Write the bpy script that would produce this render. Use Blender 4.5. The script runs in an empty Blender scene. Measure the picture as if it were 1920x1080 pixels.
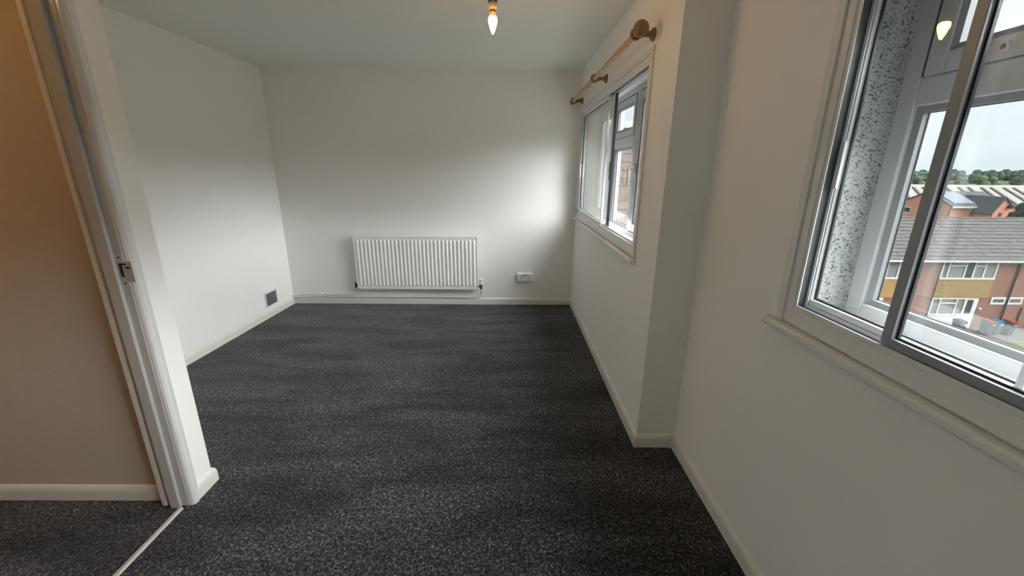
import bpy, bmesh, math, random
from mathutils import Vector, Matrix
random.seed(7)
PI = math.pi
sc = bpy.context.scene
COL = sc.collection

# ------------------------------------------------------------------ camera
PIT, YAW, ROLL, HC, FPX = .285, .010, .009, 1.463, 754.2
def cam_basis():
    cp, sp, cy, sy = math.cos(PIT), math.sin(PIT), math.cos(YAW), math.sin(YAW)
    fw = Vector((sy*cp, cy*cp, -sp)); rt = Vector((cy, -sy, 0)); up = rt.cross(fw)
    return (math.cos(ROLL)*rt + math.sin(ROLL)*up, -math.sin(ROLL)*rt + math.cos(ROLL)*up, fw)
r_, u_, f_ = cam_basis()
cd = bpy.data.cameras.new('camera'); cam = bpy.data.objects.new('camera', cd); COL.objects.link(cam)
M = Matrix((r_, u_, -f_)).transposed().to_4x4(); M.translation = (0, 0, HC)
cam.matrix_world = M
cd.sensor_width = 36; cd.lens = FPX/1920*36; cd.clip_start = .02; cd.clip_end = 3000
sc.camera = cam

# ------------------------------------------------------------------ world, light, exposure
ZENITH = 2.8           # zenith radiance of the overcast sky (horizon is a third of it)
EX = .135               # exterior albedo scale
BULB = 140
HALL = 60
w = bpy.data.worlds.new('sky'); sc.world = w; w.use_nodes = True
nt = w.node_tree; nt.nodes.clear()
def N(t, k, **kw):
    n = t.nodes.new(k)
    for a, b in kw.items(): setattr(n, a, b)
    return n
tc = N(nt, 'ShaderNodeTexCoord'); sx = N(nt, 'ShaderNodeSeparateXYZ'); nt.links.new(tc.outputs['Generated'], sx.inputs[0])
mr = N(nt, 'ShaderNodeMapRange'); mr.inputs[1].default_value = 0; mr.inputs[2].default_value = 1
mr.inputs[3].default_value = 1/3; mr.inputs[4].default_value = 1; nt.links.new(sx.outputs[2], mr.inputs[0])
mp = N(nt, 'ShaderNodeMapping'); mp.inputs['Scale'].default_value = (1, 1, 3.2); nt.links.new(tc.outputs['Generated'], mp.inputs[0])
no = N(nt, 'ShaderNodeTexNoise'); no.inputs['Scale'].default_value = 2.2; no.inputs['Detail'].default_value = 5
nt.links.new(mp.outputs[0], no.inputs['Vector'])
mr2 = N(nt, 'ShaderNodeMapRange'); mr2.inputs[1].default_value = .3; mr2.inputs[2].default_value = .7
mr2.inputs[3].default_value = .86; mr2.inputs[4].default_value = 1.12; nt.links.new(no.outputs[0], mr2.inputs[0])
mu = N(nt, 'ShaderNodeMath', operation='MULTIPLY'); nt.links.new(mr.outputs[0], mu.inputs[0]); nt.links.new(mr2.outputs[0], mu.inputs[1])
mu2 = N(nt, 'ShaderNodeMath', operation='MULTIPLY'); mu2.inputs[1].default_value = ZENITH; nt.links.new(mu.outputs[0], mu2.inputs[0])
bg = N(nt, 'ShaderNodeBackground'); bg.inputs[0].default_value = (.86, .95, 1.0, 1); nt.links.new(mu2.outputs[0], bg.inputs[1])
wo = N(nt, 'ShaderNodeOutputWorld'); nt.links.new(bg.outputs[0], wo.inputs[0])
# broad fill lamp added to brighten the room, high over the street side
SUN_E, SUN_EL, SUN_AZ, SUN_ANG = 33, 45, -6, 79
sl_ = bpy.data.lights.new('fill_sun', 'SUN'); sl_.energy = SUN_E; sl_.angle = math.radians(SUN_ANG); sl_.color = (.97, .985, 1.0)
so_ = bpy.data.objects.new('fill_sun', sl_); COL.objects.link(so_)
_e, _a = math.radians(SUN_EL), math.radians(SUN_AZ)
so_.rotation_euler = Vector((math.cos(_e)*math.cos(_a), math.cos(_e)*math.sin(_a), math.sin(_e))).to_track_quat('Z', 'Y').to_euler()
so_.location = (20, 0, 30)
sc.view_settings.view_transform = 'Standard'; sc.view_settings.look = 'None'
sc.view_settings.gamma = 1; sc.view_settings.use_curve_mapping = False
sc.view_settings.exposure = .17
sc.cycles.max_bounces = 14; sc.cycles.diffuse_bounces = 8; sc.cycles.glossy_bounces = 4
sc.cycles.transparent_max_bounces = 24; sc.cycles.sample_clamp_indirect = 20
sc.cycles.use_denoising = True

# ------------------------------------------------------------------ materials
def mat(name, col, rough=.5, metal=0, bump=0, bscale=60, var=0, vscale=8, emit=None, spec=.5, bdist=.002, coat=0):
    m = bpy.data.materials.new(name); m.use_nodes = True; t = m.node_tree
    b = t.nodes['Principled BSDF']
    b.inputs['Base Color'].default_value = (*col, 1); b.inputs['Roughness'].default_value = rough
    b.inputs['Metallic'].default_value = metal; b.inputs['Specular IOR Level'].default_value = spec
    if coat: b.inputs['Coat Weight'].default_value = coat
    co = N(t, 'ShaderNodeTexCoord')
    if var:
        n = N(t, 'ShaderNodeTexNoise'); n.inputs['Scale'].default_value = vscale; n.inputs['Detail'].default_value = 6
        t.links.new(co.outputs['Object'], n.inputs['Vector'])
        cr = N(t, 'ShaderNodeValToRGB'); cr.color_ramp.elements[0].position = .3; cr.color_ramp.elements[1].position = .7
        cr.color_ramp.elements[0].color = (*[max(0, c*(1-var)) for c in col], 1)
        cr.color_ramp.elements[1].color = (*[min(1, c*(1+var)) for c in col], 1)
        t.links.new(n.outputs[0], cr.inputs[0]); t.links.new(cr.outputs[0], b.inputs['Base Color'])
    if bump:
        n = N(t, 'ShaderNodeTexNoise'); n.inputs['Scale'].default_value = bscale; n.inputs['Detail'].default_value = 4
        t.links.new(co.outputs['Object'], n.inputs['Vector'])
        bp = N(t, 'ShaderNodeBump'); bp.inputs['Strength'].default_value = bump; bp.inputs['Distance'].default_value = bdist
        t.links.new(n.outputs[0], bp.inputs['Height']); t.links.new(bp.outputs[0], b.inputs['Normal'])
    if emit:
        b.inputs['Emission Color'].default_value = (*emit[0], 1); b.inputs['Emission Strength'].default_value = emit[1]
    return m
def ex(c): return tuple(v*EX for v in c)
WALL = mat('wall_paint', (.88, .872, .845), .65, bump=.12, bscale=45, var=.012, vscale=2)
CEIL = mat('ceiling_paint', (.88, .885, .84), .75, bump=.1, bscale=40)
HALLW = mat('hall_paint', (.56, .49, .41), .7, bump=.35, bscale=120, var=.03, vscale=60)
SKIRT = mat('skirting_paint', (.76, .74, .69), .3, bump=.05, bscale=30)
GLOSSA = mat('gloss_paint_lit', (.72, .715, .69), .14, bump=.06, bscale=25)  # lighter copy of the door frame gloss, for the lit room side
GLOSS = mat('gloss_paint_shaded', (.52, .505, .475), .12, bump=.06, bscale=25)  # same white gloss, shade on lining and stops put into the colour
SILLP = mat('sill_paint', (.76, .755, .735), .35, bump=.05)
SILLI = mat('low_bounce_sill', (.30, .305, .30), .45, var=.25, vscale=30)  # white inner sill darkened so less light bounces onto the frame
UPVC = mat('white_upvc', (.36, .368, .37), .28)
ALU = mat('white_aluminium', (.72, .75, .76), .32)
ALUG = mat('backlit_aluminium', (.29, .305, .325), .4, metal=.3)  # white aluminium darkened, back-lit shade put into the colour
TRACK = mat('dark_track', (.07, .08, .085), .45)
BEADM = mat('shaded_bead', (.17, .18, .185), .3)  # shade put into the colour of the white uPVC bead
RUB = mat('black_rubber', (.012, .012, .018), .5)
RAD = mat('radiator_enamel', (.84, .84, .81), .3)
PIPE = mat('painted_pipe', (.80, .80, .76), .3)
DARK = mat('dark_metal', (.06, .06, .065), .35, metal=.6)
PLAS = mat('white_plastic', (.80, .80, .82), .3)
PLASG = mat('grey_plastic', (.35, .35, .36), .4)
STEEL = mat('steel', (.60, .59, .56), .35, metal=.35)
VENTM = mat('vent_grey', (.22, .225, .225), .5)
VENTD = mat('vent_dark', (.05, .05, .05), .7)
WOOD = mat('pine_wood', (.52, .30, .135), .38, var=.22, vscale=22, bump=.06, bscale=30)
WOODD = mat('dark_wood', (.27, .155, .07), .4, var=.2, vscale=25, bump=.05, bscale=30)  # darker brown for finials, rings and brackets
CORDM = mat('cord_white', (.7, .68, .62), .5)
HOLD = mat('lampholder', (.52, .47, .43), .4)
BRASS = mat('bulb_cap', (.45, .30, .16), .35, metal=.7)
BULBM = mat('bulb_glow', (1, .8, .5), .3, emit=((1, .50, .09), BULB))
NECK = mat('bulb_neck_glass', (.6, .4, .2), .3, emit=((1, .42, .12), .8))
STRIP = mat('strip_aluminium', (.66, .66, .64), .35, metal=.5)

def glass(name, tint=(.993, .998, .996)):
    m = bpy.data.materials.new(name); m.use_nodes = True; t = m.node_tree; t.nodes.clear()
    o = N(t, 'ShaderNodeOutputMaterial'); mx = N(t, 'ShaderNodeMixShader'); fr = N(t, 'ShaderNodeFresnel')
    ge = N(t, 'ShaderNodeNewGeometry'); io = N(t, 'ShaderNodeMapRange'); io.inputs[3].default_value = 1.36; io.inputs[4].default_value = 1/1.36
    t.links.new(ge.outputs['Backfacing'], io.inputs[0]); t.links.new(io.outputs[0], fr.inputs[0])
    tr = N(t, 'ShaderNodeBsdfTransparent'); tr.inputs[0].default_value = (*tint, 1)
    gl = N(t, 'ShaderNodeBsdfGlossy'); gl.inputs['Roughness'].default_value = .0; gl.inputs[0].default_value = (1, 1, 1, 1)
    t.links.new(fr.outputs[0], mx.inputs[0]); t.links.new(tr.outputs[0], mx.inputs[1]); t.links.new(gl.outputs[0], mx.inputs[2])
    t.links.new(mx.outputs[0], o.inputs[0]); return m
GLASS = glass('clear_glass')
FARGLASS = mat('far_window_glass', spec=0, col=ex((.16, .18, .20)), rough=.12)
CURT = mat('net_curtain', spec=0, col=ex((.8, .8, .77)), rough=.8, var=.25, vscale=9)

def carpet():
    m = bpy.data.materials.new('charcoal_carpet'); m.use_nodes = True; t = m.node_tree; b = t.nodes['Principled BSDF']
    b.inputs['Roughness'].default_value = .95; b.inputs['Specular IOR Level'].default_value = .08
    b.inputs['Sheen Weight'].default_value = .15; b.inputs['Sheen Roughness'].default_value = .5
    co = N(t, 'ShaderNodeTexCoord')
    n1 = N(t, 'ShaderNodeTexNoise'); n1.inputs['Scale'].default_value = 95; n1.inputs['Detail'].default_value = 2.5; n1.inputs['Roughness'].default_value = .65
    n1.inputs['Distortion'].default_value = .8
    t.links.new(co.outputs['Object'], n1.inputs['Vector'])
    cr = N(t, 'ShaderNodeValToRGB'); e = cr.color_ramp.elements
    e[0].position = .36; e[0].color = (.0075, .0075, .009, 1); e[1].position = .70; e[1].color = (.20, .20, .213, 1)
    k = e.new(.52); k.color = (.036, .036, .040, 1)
    t.links.new(n1.outputs[0], cr.inputs[0])
    mp = N(t, 'ShaderNodeMapping'); mp.inputs['Scale'].default_value = (.9, 3.6, 1); mp.inputs['Rotation'].default_value = (0, 0, -.12)
    t.links.new(co.outputs['Object'], mp.inputs[0])
    n2 = N(t, 'ShaderNodeTexNoise'); n2.inputs['Scale'].default_value = 1.5; n2.inputs['Detail'].default_value = 3; n2.inputs['Distortion'].default_value = .5
    t.links.new(mp.outputs[0], n2.inputs['Vector'])
    mr = N(t, 'ShaderNodeMapRange'); mr.inputs[1].default_value = .36; mr.inputs[2].default_value = .64; mr.inputs[3].default_value = .58; mr.inputs[4].default_value = 1.40
    t.links.new(n2.outputs[0], mr.inputs[0])
    mx = N(t, 'ShaderNodeMix', data_type='RGBA', blend_type='MULTIPLY'); mx.inputs[0].default_value = 1
    t.links.new(cr.outputs[0], mx.inputs[6]); t.links.new(mr.outputs[0], mx.inputs[7])
    t.links.new(mx.outputs[2], b.inputs['Base Color'])
    bp = N(t, 'ShaderNodeBump'); bp.inputs['Strength'].default_value = .8; bp.inputs['Distance'].default_value = .006
    t.links.new(n1.outputs[0], bp.inputs['Height']); t.links.new(bp.outputs[0], b.inputs['Normal'])
    return m
CARPET = carpet()

def wallpaper():
    m = bpy.data.materials.new('speckled_wallpaper'); m.use_nodes = True; t = m.node_tree; b = t.nodes['Principled BSDF']
    b.inputs['Roughness'].default_value = .55
    co = N(t, 'ShaderNodeTexCoord')
    n1 = N(t, 'ShaderNodeTexNoise'); n1.inputs['Scale'].default_value = 150; n1.inputs['Detail'].default_value = 1.5
    t.links.new(co.outputs['Object'], n1.inputs['Vector'])
    s1 = N(t, 'ShaderNodeMapRange'); s1.inputs[1].default_value = .615; s1.inputs[2].default_value = .645; t.links.new(n1.outputs[0], s1.inputs[0])
    mp = N(t, 'ShaderNodeMapping'); mp.inputs['Scale'].default_value = (1, 1, 2.4); t.links.new(co.outputs['Object'], mp.inputs[0])
    n2 = N(t, 'ShaderNodeTexNoise'); n2.inputs['Scale'].default_value = 34; n2.inputs['Detail'].default_value = 2; n2.inputs['Distortion'].default_value = 1.0
    t.links.new(mp.outputs[0], n2.inputs['Vector'])
    a = N(t, 'ShaderNodeMath', operation='SUBTRACT'); a.inputs[1].default_value = .5; t.links.new(n2.outputs[0], a.inputs[0])
    a2 = N(t, 'ShaderNodeMath', operation='ABSOLUTE'); t.links.new(a.outputs[0], a2.inputs[0])
    s2 = N(t, 'ShaderNodeMapRange'); s2.inputs[1].default_value = .022; s2.inputs[2].default_value = .008; t.links.new(a2.outputs[0], s2.inputs[0])
    n3 = N(t, 'ShaderNodeTexNoise'); n3.inputs['Scale'].default_value = 60; n3.inputs['Detail'].default_value = 1; t.links.new(mp.outputs[0], n3.inputs['Vector'])
    s3 = N(t, 'ShaderNodeMapRange'); s3.inputs[1].default_value = .47; s3.inputs[2].default_value = .52; t.links.new(n3.outputs[0], s3.inputs[0])
    m1 = N(t, 'ShaderNodeMath', operation='MULTIPLY'); t.links.new(s2.outputs[0], m1.inputs[0]); t.links.new(s3.outputs[0], m1.inputs[1])
    mxx = N(t, 'ShaderNodeMath', operation='MAXIMUM'); t.links.new(s1.outputs[0], mxx.inputs[0]); t.links.new(m1.outputs[0], mxx.inputs[1])
    mx = N(t, 'ShaderNodeMix', data_type='RGBA'); t.links.new(mxx.outputs[0], mx.inputs[0])
    mx.inputs[6].default_value = (.255, .27, .264, 1); mx.inputs[7].default_value = (.02, .023, .022, 1)
    t.links.new(mx.outputs[2], b.inputs['Base Color'])
    bp = N(t, 'ShaderNodeBump'); bp.inputs['Strength'].default_value = .4; bp.inputs['Distance'].default_value = .002; bp.invert = True
    t.links.new(mxx.outputs[0], bp.inputs['Height']); t.links.new(bp.outputs[0], b.inputs['Normal'])
    return m
PAPER = wallpaper()

def brickmat(name, c1, c2, mort, scale=1.0, axis='X'):
    m = bpy.data.materials.new(name); m.use_nodes = True; t = m.node_tree; b = t.nodes['Principled BSDF']
    b.inputs['Roughness'].default_value = .85; b.inputs['Specular IOR Level'].default_value = 0
    co = N(t, 'ShaderNodeTexCoord'); s = N(t, 'ShaderNodeSeparateXYZ'); cb = N(t, 'ShaderNodeCombineXYZ')
    t.links.new(co.outputs['Object'], s.inputs[0])
    ad = N(t, 'ShaderNodeMath', operation='ADD'); t.links.new(s.outputs[0], ad.inputs[0]); t.links.new(s.outputs[1], ad.inputs[1])
    t.links.new(ad.outputs[0], cb.inputs[0]); t.links.new(s.outputs[2], cb.inputs[1])
    br = N(t, 'ShaderNodeTexBrick'); t.links.new(cb.outputs[0], br.inputs['Vector'])
    br.inputs['Scale'].default_value = scale
    br.inputs['Brick Width'].default_value = .225; br.inputs['Row Height'].default_value = .075; br.inputs['Mortar Size'].default_value = .009
    br.inputs['Color1'].default_value = (*ex(c1), 1); br.inputs['Color2'].default_value = (*ex(c2), 1); br.inputs['Mortar'].default_value = (*ex(mort), 1)
    t.links.new(br.outputs['Color'], b.inputs['Base Color'])
    return m
BRICKF = brickmat('terrace_brick', (.95, .39, .25), (.80, .31, .20), (.90, .66, .52))
BRICKO = brickmat('orange_brick', (2.1, .86, .52), (1.85, .74, .44), (1.9, 1.2, .9))
TILE = mat('roof_tile', spec=0, col=ex((.31, .29, .285)), rough=.8, var=.24, vscale=7)
SLATE = mat('slate_roof', spec=0, col=ex((.26, .285, .30)), rough=.6, var=.1, vscale=2)
SOLAR = mat('solar_panel', spec=0, col=ex((.55, .62, .70)), rough=.12)
WHITEX = mat('white_exterior', spec=0, col=ex((2.2, 2.22, 2.2)), rough=.5)
CREAMX = mat('cream_sheet_roof', spec=0, col=ex((.74, .72, .65)), rough=.6, var=.06, vscale=.3)
GREYX = mat('valley_shade', spec=0, col=ex((.30, .30, .28)), rough=.6)  # grey standing in for shadow gaps between the roof gables
YELLOW = mat('buff_board', spec=0, col=ex((1.15, .78, .32)), rough=.7, var=.08, vscale=3)
ORANGEB = mat('orange_board', spec=0, col=ex((1.4, .85, .27)), rough=.7, var=.08, vscale=3)
BLACKX = mat('black_pipe', spec=0, col=ex((.05, .05, .055)), rough=.4)
BINB = mat('bin_slate_blue', spec=0, col=ex((.19, .25, .30)), rough=.5)
LIDR = mat('bin_lid_red', spec=0, col=ex((.72, .10, .08)), rough=.45)
LIDB = mat('bin_lid_blue', spec=0, col=ex((.06, .28, .55)), rough=.45)
LIDG = mat('bin_lid_grey', spec=0, col=ex((.14, .17, .20)), rough=.45)
PAVE = mat('paving_grey', spec=0, col=ex((.30, .285, .265)), rough=.9, var=.12, vscale=2)
LAWN = mat('lawn_green', spec=0, col=ex((.22, .30, .085)), rough=.9, var=.25, vscale=3, bump=.5, bscale=20, bdist=.05)
GROUND = mat('town_ground', (.17, .17, .15), .95, spec=0, var=.2, vscale=.05)
FIELD = mat('far_ground', spec=0, col=ex((.24, .27, .18)), rough=.95, var=.25, vscale=.03)
LEAF = [mat('hazy_leaf_green', spec=0, col=ex(c), rough=.9, var=.4, vscale=1.1, bump=1, bscale=1.6, bdist=.8) for c in ((.26, .37, .26), (.33, .44, .24), (.23, .34, .28))]  # distance haze put into the leaf colours, lighter and bluish
CONIF = mat('conifer_dark', spec=0, col=ex((.055, .075, .07)), rough=.9, var=.4, vscale=3)
TRUNK = mat('trunk_brown', spec=0, col=ex((.15, .10, .07)), rough=.9)
BRK = [mat('wing_brick', spec=0, col=ex(c), rough=.85, var=.15, vscale=30, bump=.3, bscale=90) for c in ((1.1, .74, .64), (1.0, .66, .57), (1.15, .86, .76), (.95, .82, .74))]
MORT = mat('wing_mortar', spec=0, col=ex((1.4, 1.28, 1.2)), rough=.9, var=.08, vscale=30)

# ------------------------------------------------------------------ mesh builder
ORG = {}
class MB:
    def __init__(s): s.v = []; s.f = []; s.sm = []
    def add(s, vs, fs, smooth=False):
        o = len(s.v); s.v += [tuple(v) for v in vs]
        for f in fs: s.f.append(tuple(o+i for i in f)); s.sm.append(smooth)
        return s
    def box(s, x0, x1, y0, y1, z0, z1):
        x0, x1 = min(x0, x1), max(x0, x1); y0, y1 = min(y0, y1), max(y0, y1); z0, z1 = min(z0, z1), max(z0, z1)
        return s.add([(x, y, z) for x in (x0, x1) for y in (y0, y1) for z in (z0, z1)],
                     [(0, 1, 3, 2), (4, 6, 7, 5), (0, 4, 5, 1), (2, 3, 7, 6), (0, 2, 6, 4), (1, 5, 7, 3)])
    def cyl(s, p0, p1, r0, r1=None, n=16, caps=True, smooth=True):
        r1 = r0 if r1 is None else r1; p0 = Vector(p0); p1 = Vector(p1); d = (p1-p0).normalized()
        a = d.orthogonal().normalized(); b = d.cross(a); vs = []
        for p, r in ((p0, r0), (p1, r1)):
            for i in range(n): t = 2*PI*i/n; vs.append(p+(a*math.cos(t)+b*math.sin(t))*r)
        s.add(vs, [(i, (i+1) % n, n+(i+1) % n, n+i) for i in range(n)], smooth)
        if caps: s.add(vs, [tuple(range(n-1, -1, -1)), tuple(range(n, 2*n))])
        return s
    def tube(s, pts, r, n=10):
        pts = [Vector(p) for p in pts]; rings = []; a = None
        for i, p in enumerate(pts):
            d = (pts[min(i+1, len(pts)-1)]-pts[max(i-1, 0)]).normalized()
            a = d.orthogonal().normalized() if a is None else (a-d*a.dot(d)).normalized(); b = d.cross(a)
            rings += [p+(a*math.cos(2*PI*k/n)+b*math.sin(2*PI*k/n))*r for k in range(n)]
        fs = [(i*n+k, i*n+(k+1) % n, (i+1)*n+(k+1) % n, (i+1)*n+k) for i in range(len(pts)-1) for k in range(n)]
        s.add(rings, fs, True); s.add(rings, [tuple(range(n-1, -1, -1)), tuple(range(len(rings)-n, len(rings)))]); return s
    def lathe(s, c, prof, axis='z', n=24):
        # prof: (radius, distance along axis)
        vs = []; c = Vector(c)
        for r, h in prof:
            for i in range(n):
                t = 2*PI*i/n; a, b = r*math.cos(t), r*math.sin(t)
                vs.append(c+Vector({'z': (a, b, h), 'x': (h, a, b), 'y': (b, h, a)}[axis]))
        m = len(prof)
        return s.add(vs, [(j*n+i, j*n+(i+1) % n, (j+1)*n+(i+1) % n, (j+1)*n+i) for j in range(m-1) for i in range(n)]
                     + ([tuple(range(n-1, -1, -1))] if prof[0][0] > 1e-5 else []) + ([tuple(range((m-1)*n, m*n))] if prof[-1][0] > 1e-5 else []), True)
    def prism(s, poly, ext):
        n = len(poly); e = Vector(ext); vs = [Vector(p) for p in poly]+[Vector(p)+e for p in poly]
        return s.add(vs, [tuple(range(n-1, -1, -1)), tuple(range(n, 2*n))]+[(i, (i+1) % n, n+(i+1) % n, n+i) for i in range(n)])
    def ring(s, x0, x1, y0, y1, z0, z1, wy, wz=None):
        wz = wy if wz is None else wz
        s.box(x0, x1, y0, y0+wy, z0, z1); s.box(x0, x1, y1-wy, y1, z0, z1)
        s.box(x0, x1, y0+wy, y1-wy, z0, z0+wz); s.box(x0, x1, y0+wy, y1-wy, z1-wz, z1); return s
    def build(s, name, m, parent=None, bevel=0, loc=None, seg=2):
        if parent is not None: org = ORG[parent.name]
        else: org = Vector(loc) if loc is not None else Vector((0, 0, 0))
        me = bpy.data.meshes.new(name); me.from_pydata([tuple(Vector(v)-org) for v in s.v], [], s.f); me.validate()
        if len(me.polygons) == len(s.sm):
            me.polygons.foreach_set('use_smooth', s.sm)
        bm = bmesh.new(); bm.from_mesh(me); bmesh.ops.recalc_face_normals(bm, faces=bm.faces[:]); bm.to_mesh(me); bm.free()
        me.materials.append(m)
        o = bpy.data.objects.new(name, me); COL.objects.link(o)
        if parent is not None: o.parent = parent
        else: o.location = org
        ORG[o.name] = org
        if bevel:
            b = o.modifiers.new('bevel', 'BEVEL'); b.width = bevel; b.segments = seg; b.limit_method = 'ANGLE'; b.angle_limit = .6
        return o
def empty(name, loc):
    o = bpy.data.objects.new(name, None); COL.objects.link(o); o.location = loc; o.empty_display_size = .1; ORG[o.name] = Vector(loc); return o
def tag(o, label=None, cat=None, group=None, kind=None):
    for k, v in (('label', label), ('category', cat), ('group', group), ('kind', kind)):
        if v: o[k] = v
    return o
def struct(o, label=None): return tag(o, label=label, kind='structure')

# ------------------------------------------------------------------ room shell
H, D = 2.4, 4.341
X1, X2, YP = .713, .919, 1.893
XLF, RL = -2.417, .039
def xl(y): return XLF+RL*(y-D)
YH0, YH1 = 1.518, 1.623           # hall partition
XS = -1.425                       # room side of the partition
YB = -1.75
HL = -2.9
struct(MB().box(XS-.03, 1.19, YB, D+.02, -.12, 0).box(HL, XS-.03, YH1-.05, D+.02, -.12, 0).build('floor', CARPET), 'charcoal speckled carpet of the empty room')
struct(MB().box(HL, XS-.03, YB, YH1-.05, -.12, 0).build('floor', CARPET), 'charcoal speckled carpet of the hall beyond the threshold strip')
struct(MB().box(HL-.1, 1.19, YB, D+.25, H, H+.12).build('ceiling', CEIL), 'matt white ceiling')
struct(MB().box(HL, X1, D, D+.25, 0, H).build('wall_far', WALL), 'white far wall behind the radiator')
struct(MB().prism([(xl(YH1), YH1, 0), (xl(D), D, 0), (HL, D, 0), (HL, YH1, 0)], (0, 0, H)).build('wall_left', WALL), 'white left wall with the air vent')
def wall_open(name, x0, x1, y0, y1, oy0, oy1, oz0, oz1, m):
    b = MB().box(x0, x1, y0, oy0, 0, H).box(x0, x1, oy1, y1, 0, H).box(x0, x1, oy0, oy1, 0, oz0).box(x0, x1, oy0, oy1, oz1, H)
    return b.build(name, m)
WZ0, WZ1 = .99, 2.03
W1A, W1B = 2.245, 4.255
W2A, W2B = -.42, 1.250
struct(wall_open('wall_right', X1, X1+.27, YP, D+.25, W1A, W1B, WZ0, WZ1, WALL), 'white window wall under the curtain pole, stepping into the room')
struct(wall_open('wall_right', X2, X2+.27, YB, YP, W2A, W2B, WZ0, WZ1, WALL), 'white window wall nearest the viewer')
struct(MB().box(HL, XS, YH0, YH1, 0, H).build('wall_hall', HALLW), 'hall wall seen through the doorway and its white end')
struct(MB().box(XS-.004, XS+.0008, YH0-.0, YH1+.0008, 0, H).box(HL, XS, YH1, YH1+.0008, 0, H).build('wall_partition', WALL), 'white plaster face on the end of the hall wall')
struct(MB().box(XS-.10, XS, YB, .70, 0, H).box(XS-.10, XS, .70, YH0, 2.06, H).build('wall_partition', WALL), 'white partition wall around the doorway')
struct(MB().box(HL-.1, HL, YB, D+.25, 0, H).build('wall_hall', HALLW), 'far side wall of the hall')
struct(MB().box(HL-.1, 1.19, YB-.1, YB, 0, H).build('wall_back', WALL), 'white wall behind the viewer')

# skirting boards, mitred at every corner
SK_H, SK_T = .076, .015
def skirting(path, names, mtl=SKIRT):
    prof = [(0, 0), (SK_T, 0), (SK_T, SK_H*.66), (SK_T*.82, SK_H*.82), (SK_T*.5, SK_H*.94), (SK_T*.2, SK_H), (0, SK_H)]
    P = [Vector(p) for p in path]; n = len(P)
    def off(i, d):
        ns = []
        if i > 0: e = (P[i]-P[i-1]).normalized(); ns.append(Vector((e.y, -e.x)))
        if i < n-1: e = (P[i+1]-P[i]).normalized(); ns.append(Vector((e.y, -e.x)))
        if len(ns) == 1: return P[i]+ns[0]*d
        m = (ns[0]+ns[1]).normalized(); return P[i]+m*(d/m.dot(ns[0]))
    for i, nm in enumerate(names):
        if nm is None: continue
        vs = []
        for k in (i, i+1):
            for d, z in prof:
                q = off(k, d); vs.append((q.x, q.y, z))
        m = len(prof)
        b = MB().add(vs, [(j, (j+1) % m, m+(j+1) % m, m+j) for j in range(m)]+[tuple(range(m)), tuple(range(2*m-1, m-1, -1))])
        struct(b.build(nm[0], mtl), nm[1])
skirting([(XS+.0008, 1.500), (XS+.0008, YH1+.0008), (xl(YH1), YH1+.0008), (XLF, D), (X1, D), (X1, YP), (X2, YP), (X2, YB)],
         [('baseboard_partition', 'short cream skirting on the white wall end'), ('baseboard_recess', 'cream skirting behind the wall end'),
          ('baseboard_left', 'cream skirting along the left wall'), ('baseboard_far', 'cream skirting along the far wall'),
          ('baseboard_right', 'cream skirting below the far window'), ('baseboard_return', 'short cream skirting on the wall step'),
          ('baseboard_right', 'cream skirting below the near window')])
skirting([(HL, YH0), (XS-.085, YH0)], [('baseboard_hall', 'cream skirting along the hall wall')])
skirting([(HL, YB), (HL, YH0-.002)], [('baseboard_hall', 'cream skirting along the side wall of the hall')])

# ------------------------------------------------------------------ doorway
dr = struct(empty('door_1', (XS-.05, 1.48, 0)), 'white gloss door frame with strike plate at the doorway on the left')
DZ = 2.03
b = MB().box(-1.526, -1.430, 1.474, YH0, 0, DZ+.03).box(-1.526, -1.430, .70, .735, 0, DZ+.03).box(-1.526, -1.430, .735, 1.474, DZ, DZ+.03)
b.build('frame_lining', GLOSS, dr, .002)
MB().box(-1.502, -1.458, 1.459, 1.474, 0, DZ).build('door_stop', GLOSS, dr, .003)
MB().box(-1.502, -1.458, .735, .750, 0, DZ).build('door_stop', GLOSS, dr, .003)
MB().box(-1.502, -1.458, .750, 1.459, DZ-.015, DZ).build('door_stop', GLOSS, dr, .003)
# rounded architrave on the room side, plain strip on the hall side
def arch(y0, y1, z1):
    s = 1 if y1 > y0 else -1
    pr = [(XS-.005, y0), (XS+.004, y0), (XS+.012, y0+s*.004), (XS+.018, y0+s*.012), (XS+.0185, y0+s*.022), (XS+.015, y0+s*.034), (XS+.010, y1), (XS-.005, y1)]
    return MB().prism([(x, y, 0) for x, y in pr], (0, 0, z1))
arch(1.477, 1.523, DZ+.05).build('architrave', GLOSSA, dr)
arch(.732, .684, DZ+.05).build('architrave', GLOSSA, dr)
MB().box(XS-.005, XS+.016, .684, 1.523, DZ+.005, DZ+.05).build('architrave', GLOSSA, dr, .006)
MB().box(-1.548, -1.5265, 1.470, YH0, 0, DZ+.05).build('architrave', SKIRT, dr, .004)
sp = MB().box(-1.456, -1.4295, 1.4725, 1.4745, 1.03, 1.15).box(-1.431, -1.404, 1.4725, 1.4745, 1.045, 1.125).build('strike_plate', STEEL, dr, .0008)
tag(sp, 'worn steel strike plate')
MB().box(-1.451, -1.440, 1.4715, 1.4732, 1.065, 1.118).box(-1.442, -1.425, 1.4715, 1.4732, 1.111, 1.118).box(-1.428, -1.412, 1.4715, 1.4732, 1.098, 1.104).build('keep_slot', RUB, sp)
for z in (1.04, 1.14):
    MB().cyl((-1.444, 1.4728, z), (-1.444, 1.4715, z), .004, n=12).build('screw', DARK, sp)
th = MB().prism([(-1.467, 0, 0), (-1.443, 0, 0), (-1.446, 0, .006), (-1.451, 0, .008), (-1.459, 0, .008), (-1.464, 0, .006)], (0, .722, 0))
th.v = [(x, y+.736, z) for x, y, z in th.v]
tag(th.build('threshold_strip', STRIP), 'thin pale metal threshold strip on the carpet at the doorway', 'threshold strip')

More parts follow.
